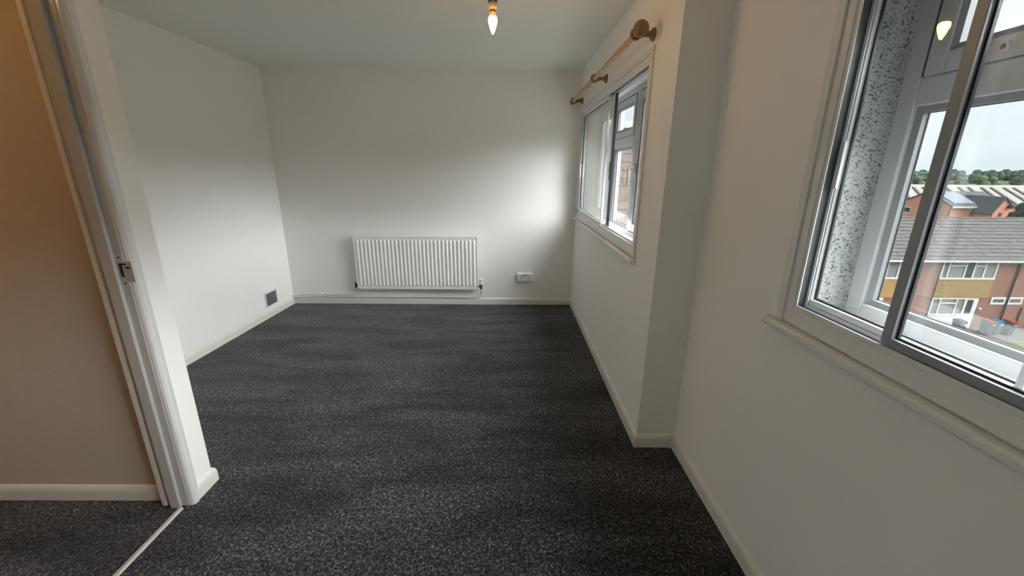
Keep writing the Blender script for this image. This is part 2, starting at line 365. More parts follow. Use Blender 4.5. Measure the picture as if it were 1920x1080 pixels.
# ------------------------------------------------------------------ windows
def sash(root, name, x, y0, y1, z0, z1, lead=None, handle=None, stile=.026):
    if not lead: stile = .014
    """sliding secondary glazing sash in a track starting at x"""
    s = MB().ring(x, x+.018, y0, y1, z0, z1, stile, .028).build(name, ALUG if lead else ALU, root, .0015)
    MB().ring(x+.0115, x+.0185, y0+stile, y1-stile, z0+.028, z1-.028, .005).build('gasket', RUB, s)
    MB().box(x+.013, x+.017, y0+stile+.004, y1-stile-.004, z0+.031, z1-.031).build('pane', GLASS, s)
    if handle is not None:
        MB().box(x-.007, x-.0003, handle-.006, handle+.006, 1.40, 1.53).build('pull_handle', ALU if not lead else ALUG, s, .002)
    return s
def bead(x0, x1, y0, y1, z0, z1, wd=.018):
    """sloping glazing bead ring: room edge at x0, glass edge at x1"""
    o = [(x0, y0, z0), (x0, y1, z0), (x0, y1, z1), (x0, y0, z1)]
    i = [(x0+.006, y0+wd, z0+wd), (x0+.006, y1-wd, z0+wd), (x0+.006, y1-wd, z1-wd), (x0+.006, y0+wd, z1-wd)]
    ib = [(x1, *p[1:]) for p in i]; ob = [(x1, *p[1:]) for p in o]
    b = MB()
    for k in range(4):
        l = (k+1) % 4
        b.add([o[k], o[l], i[l], i[k]], [(0, 1, 2, 3)]); b.add([i[k], i[l], ib[l], ib[k]], [(0, 1, 2, 3)])
        b.add([ob[k], ob[l], ib[l], ib[k]], [(0, 1, 2, 3)]); b.add([o[k], o[l], ob[l], ob[k]], [(0, 1, 2, 3)])
    return b
def light(parent, x, y0, y1, z0, z1):
    """fixed glazing between frame members: bead, gasket and pane"""
    bead(x+.012, x+.034, y0, y1, z0, z1, .016).build('glazing_bead', BEADM, parent)
    MB().ring(x+.033, x+.036, y0+.014, y1-.014, z0+.014, z1-.014, .004).build('gasket', RUB, parent)
    MB().box(x+.036, x+.042, y0+.002, y1-.002, z0+.002, z1-.002).build('pane', GLASS, parent)
def opener(root, name, x, y0, y1, z0, z1, wd=.058, vent=False):
    """an opening light, nearly flush in the frame, with its own gasket, bead and pane"""
    p = .0025
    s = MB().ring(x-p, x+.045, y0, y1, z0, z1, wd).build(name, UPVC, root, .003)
    g = MB().box(x-.0012, x+.004, y0-.006, y0-.0002, z0, z1).box(x-.0012, x+.004, y1+.0002, y1+.006, z0, z1).box(x-.0012, x+.004, y0-.006, y1+.006, z1+.0002, z1+.005)
    if not vent: g.box(x-.0012, x+.004, y0-.006, y1+.006, z0-.005, z0-.0002)
    g.build('gasket', RUB, s)
    bead(x+.001, x+.026, y0+wd, y1-wd, z0+wd, z1-wd, .014).build('glazing_bead', BEADM, s)
    MB().box(x+.026, x+.032, y0+wd+.002, y1-wd-.002, z0+wd+.002, z1-wd-.002).build('pane', GLASS, s)
    return s
def window(name, label, Xw, ya, yb, paper, sz):
    root = struct(empty(name, (Xw, (ya+yb)/2, WZ0)), label)
    MB().box(Xw-.034, Xw-.0002, ya-.06, min(yb+.065, D-.004), WZ0-.028, WZ0).build('sill', SILLP, root, .009, seg=3)
    MB().box(Xw+.0622, Xw+.193, ya, yb, WZ0-.0, WZ0+sz).build('inner_sill', SILLI, root, .002)
    MB().box(Xw, Xw+.062, ya, yb, WZ0, WZ0+.003).build('sill_packer', SILLP, root)
    for y0, y1 in ((ya-.032, ya), (yb, yb+.03)):
        MB().box(Xw-.011, Xw-.0002, y0, y1, WZ0, WZ1+.03).build('architrave', SILLP, root, .003)
    MB().box(Xw-.011, Xw-.0002, ya, yb, WZ1, WZ1+.03).build('architrave', SILLP, root, .003)
    # timber lining around the secondary glazing
    L = .03
    MB().box(Xw-.004, Xw+.062, ya, ya+L, WZ0+.003, WZ1).box(Xw-.004, Xw+.062, yb-L, yb, WZ0+.003, WZ1).box(Xw-.004, Xw+.062, ya+L, yb-L, WZ0+.003, WZ0+.055).box(Xw-.004, Xw+.062, ya+L, yb-L, WZ1-L, WZ1).build('lining', SILLP, root, .002)
    y0, y1, z0, z1 = ya+L, yb-L, WZ0+.055, WZ1-L
    f = MB().ring(Xw+.000, Xw+.060, y0, y1, z0, z1, .004)
    for d in (.000, .0300, .0575): f.ring(Xw+d, Xw+d+.0025, y0+.004, y1-.004, z0+.004, z1-.004, .013 if d else .009)
    f.build('secondary_frame', ALU, root)
    MB().ring(Xw+.003, Xw+.0295, y0+.0042, y1-.0042, z0+.0042, z1-.0042, .003).build('track_strip', TRACK, root)  # dark strip along the base of the front track
    # reveal
    r = MB().box(Xw+.062, Xw+.193, ya, ya+.004, WZ0+sz, WZ1).box(Xw+.062, Xw+.193, yb-.004, yb, WZ0+sz, WZ1).box(Xw+.062, Xw+.193, ya+.004, yb-.004, WZ1-.004, WZ1)
    r.build('reveal', paper, root)
    return root, (y0+.005, y1-.005, z0+.007, z1-.007)
# --- near window (right edge of the picture)
w2, (a, b_, c, d) = window('window_1', 'white window nearest the viewer with sliding secondary glazing and a papered reveal', X2, W2A, W2B, PAPER, .033)
R2x, F2x = X2+.0355, X2+.0065
sash(w2, 'sliding_sash', R2x, .655, b_, c, d)
sash(w2, 'sliding_sash', F2x, .20, .917, c, d, lead=True)
sash(w2, 'sliding_sash', R2x, a, .24, c, d)
MB().box(R2x-.008, R2x-.0003, b_-.020, b_-.004, 1.42, 1.55).build('sash_stop', ALU, w2, .001)
xu = X2+.193
FW = .056
ym = .34
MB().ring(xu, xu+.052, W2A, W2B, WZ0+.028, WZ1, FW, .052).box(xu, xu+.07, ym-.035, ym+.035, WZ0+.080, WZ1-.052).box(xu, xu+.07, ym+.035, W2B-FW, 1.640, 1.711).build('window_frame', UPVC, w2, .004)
light(w2, xu, ym+.035, W2B-FW, WZ0+.080, 1.640)
v = opener(w2, 'top_vent', xu, ym+.041, W2B-FW-.006, 1.713, WZ1-.058, .050, True)
MB().cyl((xu-.0025, 1.005, 1.738), (xu-.010, 1.005, 1.738), .010, n=16).build('vent_latch', UPVC, v)
MB().cyl((xu-.0098, 1.005, 1.738), (xu-.0106, 1.005, 1.738), .006, n=16).build('latch_hole', RUB, v)
cs = opener(w2, 'casement', xu, W2A+FW+.004, ym-.041, WZ0+.086, WZ1-.058)
# --- far window under the curtain pole
w1, (a, b_, c, d) = window('window_2', 'white window under the curtain pole with its sliding secondary glazing pushed back', X1, W1A, W1B, WALL, .003)
R1x, F1x = X1+.0355, X1+.0065
s = sash(w1, 'sliding_sash', F1x, 3.175, b_, c, d, handle=4.205)
s2 = sash(w1, 'sliding_sash', R1x, 3.095, b_-.02, c, d)
MB().box(R1x-.001, R1x+.019, 3.088, 3.0949, c, d).build('edge_strip', DARK, s2)  # dark strip down the leading edge of the sash
MB().box(R1x-.006, R1x-.0005, 3.100, 3.112, 1.40, 1.53).build('pull_handle', ALUG, s2, .001)
xu1 = X1+.170
m1, m2 = 2.985, 3.62
MB().ring(xu1, xu1+.07, W1A, W1B, WZ0+.003, WZ1, FW, .045).box(xu1, xu1+.07, m1-.035, m1+.035, WZ0+.048, WZ1-.045).box(xu1, xu1+.07, m2-.035, m2+.035, WZ0+.048, WZ1-.045).box(xu1, xu1+.07, m1+.035, m2-.035, 1.640, 1.710).build('window_frame', UPVC, w1, .004)
light(w1, xu1, m1+.035, m2-.035, WZ0+.048, 1.640)
opener(w1, 'top_vent', xu1, m1+.041, m2-.041, 1.714, WZ1-.051, .045, True)
cs = opener(w1, 'casement', xu1, W1A+FW+.006, m1-.041, WZ0+.054, WZ1-.051)
def whandle(p, x, y, z):
    hb = MB().box(x-.012, x, y-.014, y+.014, z-.035, z+.035).build('casement_handle', UPVC, p, .004)
    MB().tube([(x-.008, y, z+.012), (x-.034, y, z+.012), (x-.044, y, z+.0), (x-.046, y, z-.03), (x-.042, y, z-.12)], .0085, 10).build('lever', UPVC, hb)
whandle(cs, xu1-.003, m1-.068, 1.48)
cs2 = opener(w1, 'casement', xu1, m2+.041, W1B-FW-.006, WZ0+.054, WZ1-.051)
whandle(cs2, xu1-.003, m2+.068, 1.48)

# ------------------------------------------------------------------ curtain pole
cp = tag(empty('curtain_pole', (.622, 3.25, 2.112)), 'pine wooden curtain pole with ball finials on three brackets above the far window', 'curtain pole')
PX, PZ, PR = .622, 2.112, .0155
MB().cyl((PX, 2.205, PZ), (PX, 4.325, PZ), PR, n=20).build('rod', WOOD, cp)
def ballprof(r, n=14): return [(max(r*math.sin(PI*i/n), 0.00001), -r*math.cos(PI*i/n)) for i in range(n+1)]
fb = MB().lathe((PX, 2.168, PZ), ballprof(.037), 'y').lathe((PX, 2.2, PZ), [(.014, -.004), (.021, 0), (.021, .008), (.016, .012), (.0165, .02)], 'y')
fb.build('finial', WOODD, cp)
MB().lathe((PX, 4.318, PZ), [(.00001, .02), (.02, .016), (.024, .006), (.024, -.006), (.019, -.012)], 'y').build('finial', WOODD, cp)
for y in (2.25, 3.25, 4.24):
    br = MB().lathe((X1-.0005, y, PZ), [(.030, 0), (.030, -.006), (.026, -.012), (.016, -.022), (.0125, -.034), (.0135, -.05), (.018, -.058), (.018, -.066)], 'x').build('bracket', WOODD, cp)
    rg = MB().lathe((PX, y, PZ), [(.0158, -.009), (.026, -.009), (.029, -.005), (.029, .005), (.026, .009), (.0158, .009), (.0158, -.009)], 'y')
    rg.build('ring', WOODD, br)

# ------------------------------------------------------------------ radiator
ra = tag(empty('radiator', (-.99, 4.30, .2)), 'white ribbed panel radiator fixed low on the far wall', 'radiator')
RX0, RX1, RZ0, RZ1, RY = -1.648, -.335, .196, .780, 4.258
nr = 31; pitch = (RX1-RX0-.03)/nr
xs = [RX0, RX0+.012]; ys = [0, 0]
for k in range(nr):
    x0 = RX0+.015+k*pitch
    for t, h in ((.18, 0), (.30, .55), (.40, 1), (.60, 1), (.70, .55), (.82, 0)): xs.append(x0+t*pitch); ys.append(h*.009)
xs += [RX1-.012, RX1]; ys += [0, 0]
zs = [(RZ0, 0), (RZ0+.034, 0), (RZ0+.048, 1), (RZ1-.052, 1), (RZ1-.038, 0), (RZ1-.002, 0)]
vs = [(x, RY-y*mz, z) for z, mz in zs for x, y in zip(xs, ys)]; n = len(xs)
pb = MB().add(vs, [(j*n+i, j*n+i+1, (j+1)*n+i+1, (j+1)*n+i) for j in range(len(zs)-1) for i in range(n-1)])
pb.box(RX0, RX1, RY+.0005, RY+.016, RZ0, RZ1-.002)
pb.build('panel', RAD, ra)
MB().box(RX0+.02, RX1-.02, RY+.0165, RY+.045, RZ0+.04, RZ1-.03).build('convector', RAD, ra)
g = MB().box(RX0-.002, RX1+.002, RY-.003, RY+.002, RZ1-.012, RZ1+.003).box(RX0-.002, RX1+.002, RY+.046, RY+.05, RZ1-.012, RZ1+.003)
for k in range(60):
    x = RX0+(RX1-RX0)*(k+.5)/60; g.box(x-.007, x+.007, RY+.002, RY+.046, RZ1-.001, RZ1+.003)
g.build('top_grille', RAD, ra)
for x in (RX0-.004, RX1): MB().box(x, x+.004, RY-.004, RY+.05, RZ0+.01, RZ1+.003).build('side_panel', RAD, ra, .0015)
for x in (RX0+.16, RX1-.17): MB().box(x, x+.03, RY+.045, D-.0005, RZ0+.05, RZ1-.06).build('wall_bracket', RAD, ra)
lv = MB().cyl((RX0-.004, 4.285, .222), (RX0-.032, 4.285, .222), .009).cyl((RX0-.032, 4.285, .205), (RX0-.032, 4.285, .250), .011).build('lockshield_valve', DARK, ra)
tag(lv, 'dark metal valve at the left end')
MB().cyl((RX0-.032, 4.285, .250), (RX0-.032, 4.285, .268), .010, .009).build('valve_cap', PLASG, lv)
tv = MB().cyl((RX1+.004, 4.285, .222), (RX1+.036, 4.285, .222), .0095).cyl((RX1+.036, 4.285, .196), (RX1+.036, 4.285, .246), .012).build('thermostatic_valve', DARK, ra)
tag(tv, 'dark valve body with white thermostatic head')
MB().lathe((RX1+.036, 4.285, .2462), [(.017, 0), (.020, .006), (.021, .05), (.019, .062), (.00001, .065)]).build('valve_head', PLAS, tv)
MB().cyl((RX1+.036, 4.285, .292), (RX1+.036, 4.285, .300), .0216, n=24).build('scale_ring', PLASG, tv)
# pipes
def arc(c, r, a0, a1, n=6): return [(c[0]+r*math.cos(a0+(a1-a0)*i/n), c[1], c[2]+r*math.sin(a0+(a1-a0)*i/n)) for i in range(n+1)]
PYy = D-.024
z1p, z2p = .112, .088
xA = RX0-.032; xB = RX1+.036
p1 = tag(empty('heating_pipe', (-2.1, PYy, z1p)), 'upper white painted pipe from the left corner to the left end of the radiator', 'pipe')
pts = [(xl(D)+.002, PYy, z1p-.014), (-2.35, PYy, z1p-.012), (-2.26, PYy, z1p)] + arc((xA-.045, PYy, z1p+.045), .045, -PI/2, -.3) + [(xA-.001, PYy+.0, z1p+.055), (xA, 4.295, z1p+.068), (xA, 4.285, z1p+.078), (xA, 4.285, .2045)]
MB().tube(pts, .0075).build('pipe', PIPE, p1)
p2 = tag(empty('heating_pipe', (-1.3, PYy, z2p)), 'lower white painted pipe running along the skirting under the radiator', 'pipe')
pts = [(xl(D)+.002, PYy, z2p-.014), (-2.35, PYy, z2p-.012), (-2.26, PYy, z2p), (-1.4, PYy, z2p-.001)] + arc((xB-.045, PYy, z2p+.045), .045, -PI/2, 0) + [(xB, PYy-.006, .14), (xB, 4.2855, .168), (xB, 4.285, .176), (xB, 4.285, .1955)]
MB().tube(pts, .0075).build('pipe', PIPE, p2)
for x in (-2.08, -1.80):
    MB().box(x-.008, x+.008, PYy-.010, D-.0004, z1p-.004, z1p+.014).build('pipe_clip', PLAS, p1, .002)
for x in (-2.08, -1.45, -.62):
    MB().box(x-.008, x+.008, PYy-.010, D-.0004, z2p-.006, z2p+.013).build('pipe_clip', PLAS, p2, .002)

# ------------------------------------------------------------------ double socket
so = tag(empty('double_socket', (.187, D, .325)), 'white double wall socket on a surface box right of the radiator', 'socket')
SX, SZ = .187, .325
MB().box(SX-.088, SX+.088, D-.030, D-.0003, SZ-.044, SZ+.044).build('back_box', PLAS, so, .005)
MB().box(SX-.086, SX+.086, D-.037, D-.0302, SZ-.042, SZ+.042).build('faceplate', PLAS, so, .003)
for k in (-1, 1):
    x = SX+k*.042
    for dx, dz, ww, hh in ((0, .006, .003, .009), (-.011, -.014, .007, .0025), (.011, -.014, .007, .0025)):
        MB().box(x+dx-ww, x+dx+ww, D-.0376, D-.0371, SZ+dz-hh, SZ+dz+hh).build('pin_hole', RUB, so)
for k in (-.013, .013):
    MB().box(SX+k-.008, SX+k+.008, D-.041, D-.0371, SZ+.012, SZ+.036).build('rocker_switch', PLASG, so, .002)

# ------------------------------------------------------------------ air vent on the left wall
av = tag(empty('air_vent', (xl(3.95), 3.95, .185)), 'small square grey louvred air vent low on the left wall', 'vent')
AY0, AY1, AZ0, AZ1 = 3.855, 4.035, .112, .250
xv = xl(3.95)
def vb(b): b.v = [(x+RL*(y-3.95), y, z) for x, y, z in b.v]; return b
vb(MB().ring(xv+.0004, xv+.012, AY0-.012, AY1+.012, AZ0-.008, AZ1+.012, .015)).build('vent_frame', PLAS, av, .002)
vb(MB().box(xv+.0004, xv+.002, AY0, AY1, AZ0, AZ1)).build('vent_back', VENTD, av)
for k in range(9):
    y = AY0+.010+k*(AY1-AY0-.02)/8
    vb(MB().box(xv+.002, xv+.0085, y-.0055, y+.0035, AZ0+.007, AZ1-.003)).build('slat', VENTM, av)

# ------------------------------------------------------------------ pendant bulb
BX, BY, BZ = -.078, 2.12, 2.066
pl = tag(empty('pendant_light', (BX, BY, BZ)), 'bare lit candle bulb hanging in a white lampholder from the ceiling', 'light')
MB().lathe((BX, BY, H), [(.05, -.0005), (.05, -.012), (.035, -.026), (.008, -.032)]).build('ceiling_rose', PLAS, pl)
MB().cyl((BX, BY, H-.031), (BX, BY, BZ+.150), .0035, n=10).build('cord', CORDM, pl)
MB().lathe((BX, BY, BZ), [(.0175, .100), (.0175, .131), (.012, .146), (.006, .152)]).build('lampholder', HOLD, pl)
MB().lathe((BX, BY, BZ), [(.0195, .127), (.0210, .130), (.0210, .135), (.0185, .138)]).build('holder_ring', DARK, pl)
MB().lathe((BX, BY, BZ), [(.0130, .086), (.0145, .089), (.0145, .0995)]).build('bulb_cap', BRASS, pl)
MB().lathe((BX, BY, BZ), [(.0165, .0712), (.0140, .078), (.0128, .0858)]).build('bulb_neck', NECK, pl)
MB().lathe((BX, BY, BZ), [(.00001, 0), (.003, .002), (.0085, .014), (.0140, .030), (.0185, .045), (.0205, .056), (.0198, .064), (.0166, .071)]).build('bulb', BULBM, pl)
# hall lamp, out of the picture on the left
hl = tag(empty('hall_light', (-2.25, .55, 2.2)), 'round glowing ceiling lamp in the hall beyond the doorway', 'light')
MB().lathe((-2.25, .55, 2.4), [(.10, -.0005), (.10, -.02), (.02, -.03)]).build('lamp_base', PLAS, hl)
MB().lathe((-2.25, .55, 2.32), ballprof(.055)).build('globe', mat('hall_glow', (1, .7, .4), .4, emit=((1, .50, .15), HALL)), hl)

# ------------------------------------------------------------------ outside: brick wing beside the far window
bw = struct(empty('wall_outside', (0, 0, 0)), 'pale red brick wing wall outside the far window')
WYF = 4.15
MB().box(.985, 2.62, WYF+.006, WYF+.24, -.3, 1.86).build('mortar_bed', MORT, bw)
bmesh_box = MB().box(0, .215, 0, .02, 0, .065)
bmeshes = []
for k, m in enumerate(BRK):
    o = bmesh_box.build('brick', m, bw); bmeshes.append(o.data); bpy.data.objects.remove(o)
hm = []
for k, m in enumerate(BRK):
    o = MB().box(0, .1025, 0, .02, 0, .065).build('brick', m, bw); hm.append(o.data); bpy.data.objects.remove(o)
for r in range(17):
    z = .56+r*.0765
    x = .985 if r % 2 == 0 else .985+.1125
    if r % 2:
        o = bpy.data.objects.new('brick', random.choice(hm)); COL.objects.link(o); o.parent = bw
        o.location = Vector((.985, WYF-random.uniform(0, .004), z))
    while x+.215 <= 2.63:
        o = bpy.data.objects.new('brick', random.choice(bmeshes)); COL.objects.link(o); o.parent = bw
        o.location = Vector((x, WYF-random.uniform(0, .004), z)); x += .2265
MB().box(.985, 2.66, WYF-.03, WYF+.27, 1.86, 1.92).build('coping', WHITEX, bw, .005)

# ------------------------------------------------------------------ outside: ground
GZ = -9.05
struct(MB().box(-40, 700, -60, 700, GZ-.4, GZ-.05).build('ground', GROUND), 'rough ground of the town below')
struct(MB().box(8, 60, 23.9, 26.6, GZ-.05, GZ+.02).build('pavement', PAVE), 'grey paving in front of the brick terrace')
tag(MB().box(8, 60, 8, 23.9, GZ-.05, GZ+.04).build('lawn', LAWN), 'strip of green lawn in front of the bins', kind='structure')
# ------------------------------------------------------------------ outside: terrace
FY = 26.5
te = tag(empty('terraced_house', (30, FY, GZ)), 'two storey red brick terrace with grey tiled roof seen through the near window', 'house')
MB().box(18, 44, FY, 34, GZ, -4.2).build('brick_wall', BRICKF, te)
def bay(x0, flip, pan):
    W = 3.84
    def X(t): return x0+(W-t if flip else t)
    def bx(b, t0, t1, y0, y1, z0, z1): return b.box(X(t0), X(t1), FY+y0, FY+y1, z0, z1)
    fr = MB()
    bx(fr, 0, W, -.10, -.001, -5.47, -5.36); bx(fr, 0, W, -.07, -.001, -4.26, -4.2)
    for t in (0, .42, 1.58, 2.20, 2.92, W-.12): bx(fr, t, t+.11, -.07, -.001, -5.36, -4.26)
    for t0, t1 in ((.53, 1.58), (2.31, 2.92)): bx(fr, t0, t1, -.07, -.001, -4.56, -4.49)
    fo = fr.build('upper_window', WHITEX, te)
    for t0, t1, m in ((.11, .42, CURT), (.53, 1.58, CURT), (1.69, 2.20, FARGLASS), (2.31, 2.92, CURT), (3.03, W-.12, CURT)):
        bx(MB(), t0, t1, -.03, -.002, -5.36, -4.26).build('pane', m, fo)
    bd = MB()
    for k in range(10):
        z0 = -6.82+k*.135; bx(bd, 0, W, -.06-(.012 if k % 2 else 0), -.001, z0, z0+.128)
    bo = bd.build('cladding_boards', pan, te); bo['kind'] = 'stuff'
    fr = MB()
    bx(fr, 0, 2.4, -.07, -.001, -6.90, -6.82); bx(fr, 0, 2.4, -.08, -.001, -8.09, -8.0)
    for t in (0, .54, 1.72, 2.32): bx(fr, t, t+.1, -.07, -.001, -8.0, -6.90)
    bx(fr, .64, 1.72, -.07, -.001, -7.24, -7.16)
    fo = fr.build('lower_window', WHITEX, te)
    for t0, t1, m in ((.1, .54, CURT), (.64, 1.72, CURT), (1.82, 2.32, CURT)):
        bx(MB(), t0, t1, -.03, -.002, -8.0, -6.90).build('pane', m, fo)
    bx(MB(), 0, 2.4, -.05, -.001, GZ+.02, -8.09).build('wall_panel', WHITEX, te)
    do = bx(MB(), 2.42, 3.28, -.05, -.001, GZ+.02, -6.82).build('front_door', WHITEX, te)
    bx(MB(), 2.52, 2.96, -.058, -.051, -7.95, -6.95).build('door_glass', FARGLASS, do)
    lp = MB().lathe((X(3.55), FY-.06, -7.66), [(.02, -.04), (.09, 0), (.09, .1), (.02, .14)], 'z').build('porch_lamp', WHITEX, te)
bay(29.55, False, YELLOW); bay(22.82, False, ORANGEB); bay(36.30, True, YELLOW)
for x0 in (33.72, 34.92):
    fo = MB().ring(0, 0, 0, 0, 0, 0, 0)
    fo = MB().box(x0, x0+1.02, FY-.05, FY-.001, -7.27, -7.16).box(x0, x0+1.02, FY-.05, FY-.001, -6.86, -6.75).box(x0, x0+.12, FY-.05, FY-.001, -7.16, -6.86).box(x0+.9, x0+1.02, FY-.05, FY-.001, -7.16, -6.86).build('small_window', WHITEX, te)
    MB().box(x0+.12, x0+.9, FY-.03, FY-.002, -7.16, -6.86).build('pane', CURT, fo)
    MB().box(x0+.14, x0+.88, FY-.045, FY-.031, -7.03, -6.98).build('window_bar', BLACKX, fo)
MB().box(18, 44, FY-.35, FY-.2, -4.22, -4.08).build('gutter', WHITEX, te)
MB().box(18, 44, FY-.2, FY+.02, -4.2, -4.14).build('soffit', WHITEX, te)
MB().cyl((34.87, FY-.06, -4.2), (34.87, FY-.06, GZ+.02), .05, n=10).build('drainpipe', BLACKX, te)
MB().cyl((36.10, FY-.05, -7.5), (36.10, FY-.05, GZ+.02), .04, n=10).build('drainpipe', BLACKX, te)
# tiled roof: every tile real geometry, joined
E0, E1 = Vector((0, FY-.32, -4.08)), Vector((0, 30.2, -1.70))
sl = (E1-E0); L = sl.length; sd = sl.normalized(); nn = Vector((0, -sd.z, sd.y))
MB().prism([(18, E0.y, E0.z-.06), (18, E1.y, E1.z-.06), (18, 34.6, -4.2), (18, FY, -4.2)], (26, 0, 0)).build('roof_deck', TILE, te)
tb = MB(); NC = 12; gz = L/NC
for r in range(NC):
    x = 18+(.165 if r % 2 else 0)
    while x < 44:
        p0 = E0+sd*(r*gz-.02); p1 = E0+sd*((r+1)*gz+.03); j = random.uniform(0, .022)
        a = p0+nn*(.045+j); b = p1+nn*(.006+j); cc = p0+nn*(-.03); w_ = .322
        tb.add([(x, a.y, a.z), (x+w_, a.y, a.z), (x+w_, b.y, b.z), (x, b.y, b.z), (x, cc.y, cc.z), (x+w_, cc.y, cc.z)], [(0, 1, 2, 3), (4, 5, 1, 0), (0, 3, 4), (1, 5, 2)])
        x += .33
to = tb.build('roof_tiles', TILE, te); to['kind'] = 'stuff'
MB().cyl((18, E1.y, E1.z-.02), (44, E1.y, E1.z-.02), .11, n=10).build('ridge_tiles', TILE, te)

# wheelie bins
def bin_(x, y, lid, label):
    r = tag(empty('wheelie_bin', (x, y, GZ+.02)), label, 'bin', 'wheelie bins in front of the terrace'); z = GZ+.02
    b0 = [(x-.19, y-.20, z+.05), (x+.19, y-.20, z+.05), (x+.19, y+.22, z+.05), (x-.19, y+.22, z+.05)]
    b1 = [(x-.235, y-.28, z+.95), (x+.235, y-.28, z+.95), (x+.235, y+.27, z+.95), (x-.235, y+.27, z+.95)]
    MB().add(b0+b1, [(3, 2, 1, 0), (4, 5, 6, 7)]+[(i, (i+1) % 4, 4+(i+1) % 4, 4+i) for i in range(4)]).build('body', BINB, r, .02)
    l0 = [(x-.25, y-.30, z+.952), (x+.25, y-.30, z+.952), (x+.25, y+.29, z+.952), (x-.25, y+.29, z+.952)]
    l1 = [(x-.21, y-.25, z+1.01), (x+.21, y-.25, z+1.01), (x+.21, y+.25, z+1.06), (x-.21, y+.25, z+1.06)]
    MB().add(l0+l1, [(3, 2, 1, 0), (4, 5, 6, 7)]+[(i, (i+1) % 4, 4+(i+1) % 4, 4+i) for i in range(4)]).build('lid', lid, r, .015)
    MB().cyl((x-.2, y+.33, z+.98), (x+.2, y+.33, z+.98), .02, n=8).build('handle', BINB, r)
    for s_ in (-1, 1): MB().cyl((x+s_*.20, y+.24, z+.1), (x+s_*.245, y+.24, z+.1), .1, n=14).build('wheel', BLACKX, r)
    MB().box(x+.02, x+.17, y-.283, y-.27, z+.72, z+.79).build('sticker', WHITEX, r)
bin_(30.63, 25.28, LIDG, 'slate grey wheelie bin with plain grey lid by the white front door')
bin_(32.60, 25.28, LIDR, 'slate grey wheelie bin with red lid, left of the blue lidded bin')
bin_(33.17, 25.30, LIDB, 'slate grey wheelie bin with a blue lid between two red lidded ones')
bin_(34.07, 25.28, LIDR, 'slate grey wheelie bin with red lid, right of the blue lidded bin')

# separate orange brick houses behind, joined under one empty
oh = tag(empty('brick_houses', (66, 62, GZ)), 'separate orange brick houses with gables, slate roofs and solar panels behind the terrace', 'house')
def house(x0, x1, y0, y1, ze, za, ov=.25):
    ym_ = (y0+y1)/2
    MB().prism([(x0, y0, GZ), (x0, y0, ze), (x0, ym_, za), (x0, y1, ze), (x0, y1, GZ)], (x1-x0, 0, 0)).build('brick_wall', BRICKO, oh)
    for s_ in (0, 1):
        ya_ = y0-ov if s_ == 0 else y1+ov; zz = ze-ov*(za-ze)/(ym_-y0)
        MB().prism([(x0-.15, ya_, zz+.02), (x0-.15, ym_, za+.02), (x0-.15, ym_, za+.2), (x0-.15, ya_, zz+.2)], (x1-x0+.3, 0, 0)).build('roof_slope', SLATE, oh)
    MB().box(x0-.1, x1+.1, y0-ov-.12, y0-ov-.001, ze-ov*(za-ze)/(ym_-y0)-.1, ze-ov*(za-ze)/(ym_-y0)+.12).build('gutter', WHITEX, oh)
    return ym_
ymh = house(63.3, 71.5, 58, 65.6, -2.95, -1.2)
def rz(y): return -2.95+(y-58)*(1.75/3.8)
MB().prism([(63.9, 58.3, rz(58.3)+.21), (63.9, 61.5, rz(61.5)+.21), (63.9, 61.5, rz(61.5)+.29), (63.9, 58.3, rz(58.3)+.29)], (3.1, 0, 0)).build('solar_panel', SOLAR, oh)
for y0 in (59.3, 63.7):
    fo = MB().ring(63.22, 63.298, y0, y0+1.3, -4.5, -3.55, .12).build('window', WHITEX, oh)
    MB().box(63.25, 63.297, y0+.12, y0+1.18, -4.38, -3.67).build('pane', FARGLASS, fo)
MB().cyl((63.2, 57.95, -3.0), (63.2, 57.95, GZ), .06, n=8).build('drainpipe', BLACKX, oh)
o2 = oh
ga = [(66.6, 55.5, -3.6), (67.75, 55.5, -1.55), (68.9, 55.5, -3.2)]
MB().prism([(66.6, 55.5, GZ), (66.6, 55.5, -3.55), (67.7, 55.5, -1.62), (68.75, 55.5, -2.7), (68.75, 55.5, GZ)], (0, 3.2, 0)).build('brick_wall', BRICKO, o2)
MB().prism([(66.35, 55.35, -3.9), (67.7, 55.35, -1.6), (67.7, 55.35, -1.45), (66.25, 55.35, -3.75)], (0, 7, 0)).build('roof_slope', SLATE, o2)
MB().prism([(67.7, 55.35, -1.6), (68.95, 55.35, -2.75), (68.95, 55.35, -2.6), (67.7, 55.35, -1.45)], (0, 7, 0)).build('roof_slope', SLATE, o2)
MB().box(67.45, 67.85, 55.44, 55.499, -4.1, -3.6).build('window', FARGLASS, o2)
MB().box(68.3, 68.7, 55.2, 55.5, -3.0, -2.6).build('wall_lamp', BLACKX, o2)
o3 = oh
MB().prism([(70.2, 58, GZ), (70.2, 58, -3.2), (71.4, 58, -2.55), (75, 58, -4.0), (75, 58, GZ)], (0, 5, 0)).build('brick_wall', BRICKO, o3)
MB().prism([(71.3, 57.8, -2.6), (75.3, 57.8, -4.2), (75.3, 57.8, -4.0), (71.3, 57.8, -2.4)], (0, 6, 0)).build('roof_slope', SLATE, o3)
MB().prism([(68.6, 56.0, -3.55), (71.6, 56.0, -4.7), (71.6, 56.0, -9), (68.6, 56.0, -9)], (0, 1.6, 0)).build('porch', SLATE, o3)

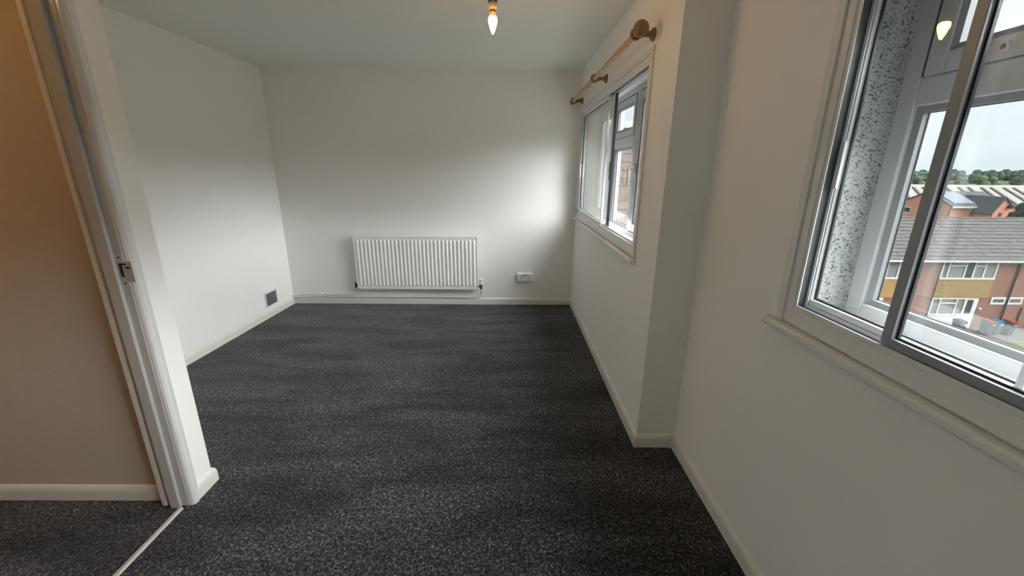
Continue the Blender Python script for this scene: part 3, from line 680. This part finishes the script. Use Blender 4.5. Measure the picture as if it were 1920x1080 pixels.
# warehouse with cream sheeted roof and dark strips standing in for its shadow gaps
wh = tag(empty('warehouse', (140, 120, GZ)), 'long warehouse with cream sheet roof and dark diagonal strips beyond the houses', 'warehouse')
PA, PB = (100., -7.6), (124., -1.6)
MB().prism([(70, PA[0], PA[1]), (70, PB[0], PB[1]), (70, PB[0]+24, -7.6), (70, PB[0]+24, GZ), (70, PA[0], GZ)], (160, 0, 0)).build('shed', CREAMX, wh)
def wz_(y): return PA[1]+(PB[1]-PA[1])*(y-PA[0])/(PB[0]-PA[0])
for k in range(-3, 12):
    for o_ in (0, 2.9):
        xt = 118.4+k*6.75+o_; ln = 18.5; dx = -.62*ln
        yt, yb_ = 120.8, 120.8-ln
        MB().prism([(xt, yt, wz_(yt)+.02), (xt+.75, yt, wz_(yt)+.02), (xt+.75+dx, yb_, wz_(yb_)+.02), (xt+dx, yb_, wz_(yb_)+.02)], (0, 0, .25)).build('valley_strip', GREYX, wh)

# trees
def crown(seed, rx, ry, rz, sub=3):
    rnd = random.Random(seed); bm = bmesh.new()
    for k in range(9):
        c = Vector((rnd.uniform(-.55, .55)*rx, rnd.uniform(-.4, .4)*ry, rnd.uniform(-.35, .5)*rz)); s = rnd.uniform(.38, .62)
        res = bmesh.ops.create_icosphere(bm, subdivisions=sub, radius=1)
        for v_ in res['verts']:
            q = v_.co.normalized(); a = 1+.16*math.sin(7*q.x+seed+k)*math.sin(6*q.y+k)+.12*math.sin(11*q.z+2*k)+rnd.uniform(-.07, .07)
            v_.co = Vector((q.x*rx*s*a, q.y*ry*s*a, q.z*rz*s*a))+c
    me = bpy.data.meshes.new('crown'); bm.to_mesh(me); bm.free(); return me
protos = []
for k in range(4):
    me = crown(11+k, 5.2, 4.0, 4.4, 2); me.materials.append(LEAF[k % 3]); protos.append(me)
tm = MB().cyl((0, 0, -8.5), (0, 0, -1.5), .45, .3, n=8).build('trunk', TRUNK); tmesh = tm.data; bpy.data.objects.remove(tm)
def tree(x, y, zc, k, s):
    t = tag(empty('tree', (x, y, GZ)), 'round %s broadleaf tree in the wooded strip on the horizon' % KIND[k % 3], 'tree', '%s trees along the horizon' % KIND[k % 3])
    o = bpy.data.objects.new('crown', protos[k]); COL.objects.link(o); o.parent = t; o.location = (0, 0, zc-GZ); o.scale = (s, s, s)
    o = bpy.data.objects.new('trunk', tmesh); COL.objects.link(o); o.parent = t; o.location = (0, 0, zc-GZ); o.scale = (1, 1, 1)
rt = random.Random(5); KIND = ('grey green', 'yellow green', 'blue green')
struct(MB().prism([(120, 232, GZ), (120, 250, -4.2), (120, 330, .9), (120, 420, .9), (120, 420, GZ)], (380, 0, 0)).build('hill', FIELD), 'low wooded rise on the horizon')
for row, (y, zc, st) in enumerate(((231, -3.4, 11.4), (253, -1.4, 11.4), (276, .6, 11.4))):
    x = 205+row*8+(5.7 if row == 1 else 0)
    while x < 335+row*12:
        tree(x+rt.uniform(-.4, .4), y+rt.uniform(-2, 2), zc+rt.uniform(-.5, .5), rt.randrange(4), rt.uniform(.84, .93)); x += st
ct = tag(empty('conifer_tree', (66.9, 52, GZ)), 'dark bushy tree at the right edge of the window view', 'tree')
me = crown(77, 2.1, 1.8, 3.1, 3); me.materials.append(CONIF)
o = bpy.data.objects.new('crown', me); COL.objects.link(o); o.parent = ct; o.location = (0, 0, 5.1)
MB().cyl((66.9, 52, GZ), (66.9, 52, -4.2), .22, n=8).build('trunk', TRUNK, ct)
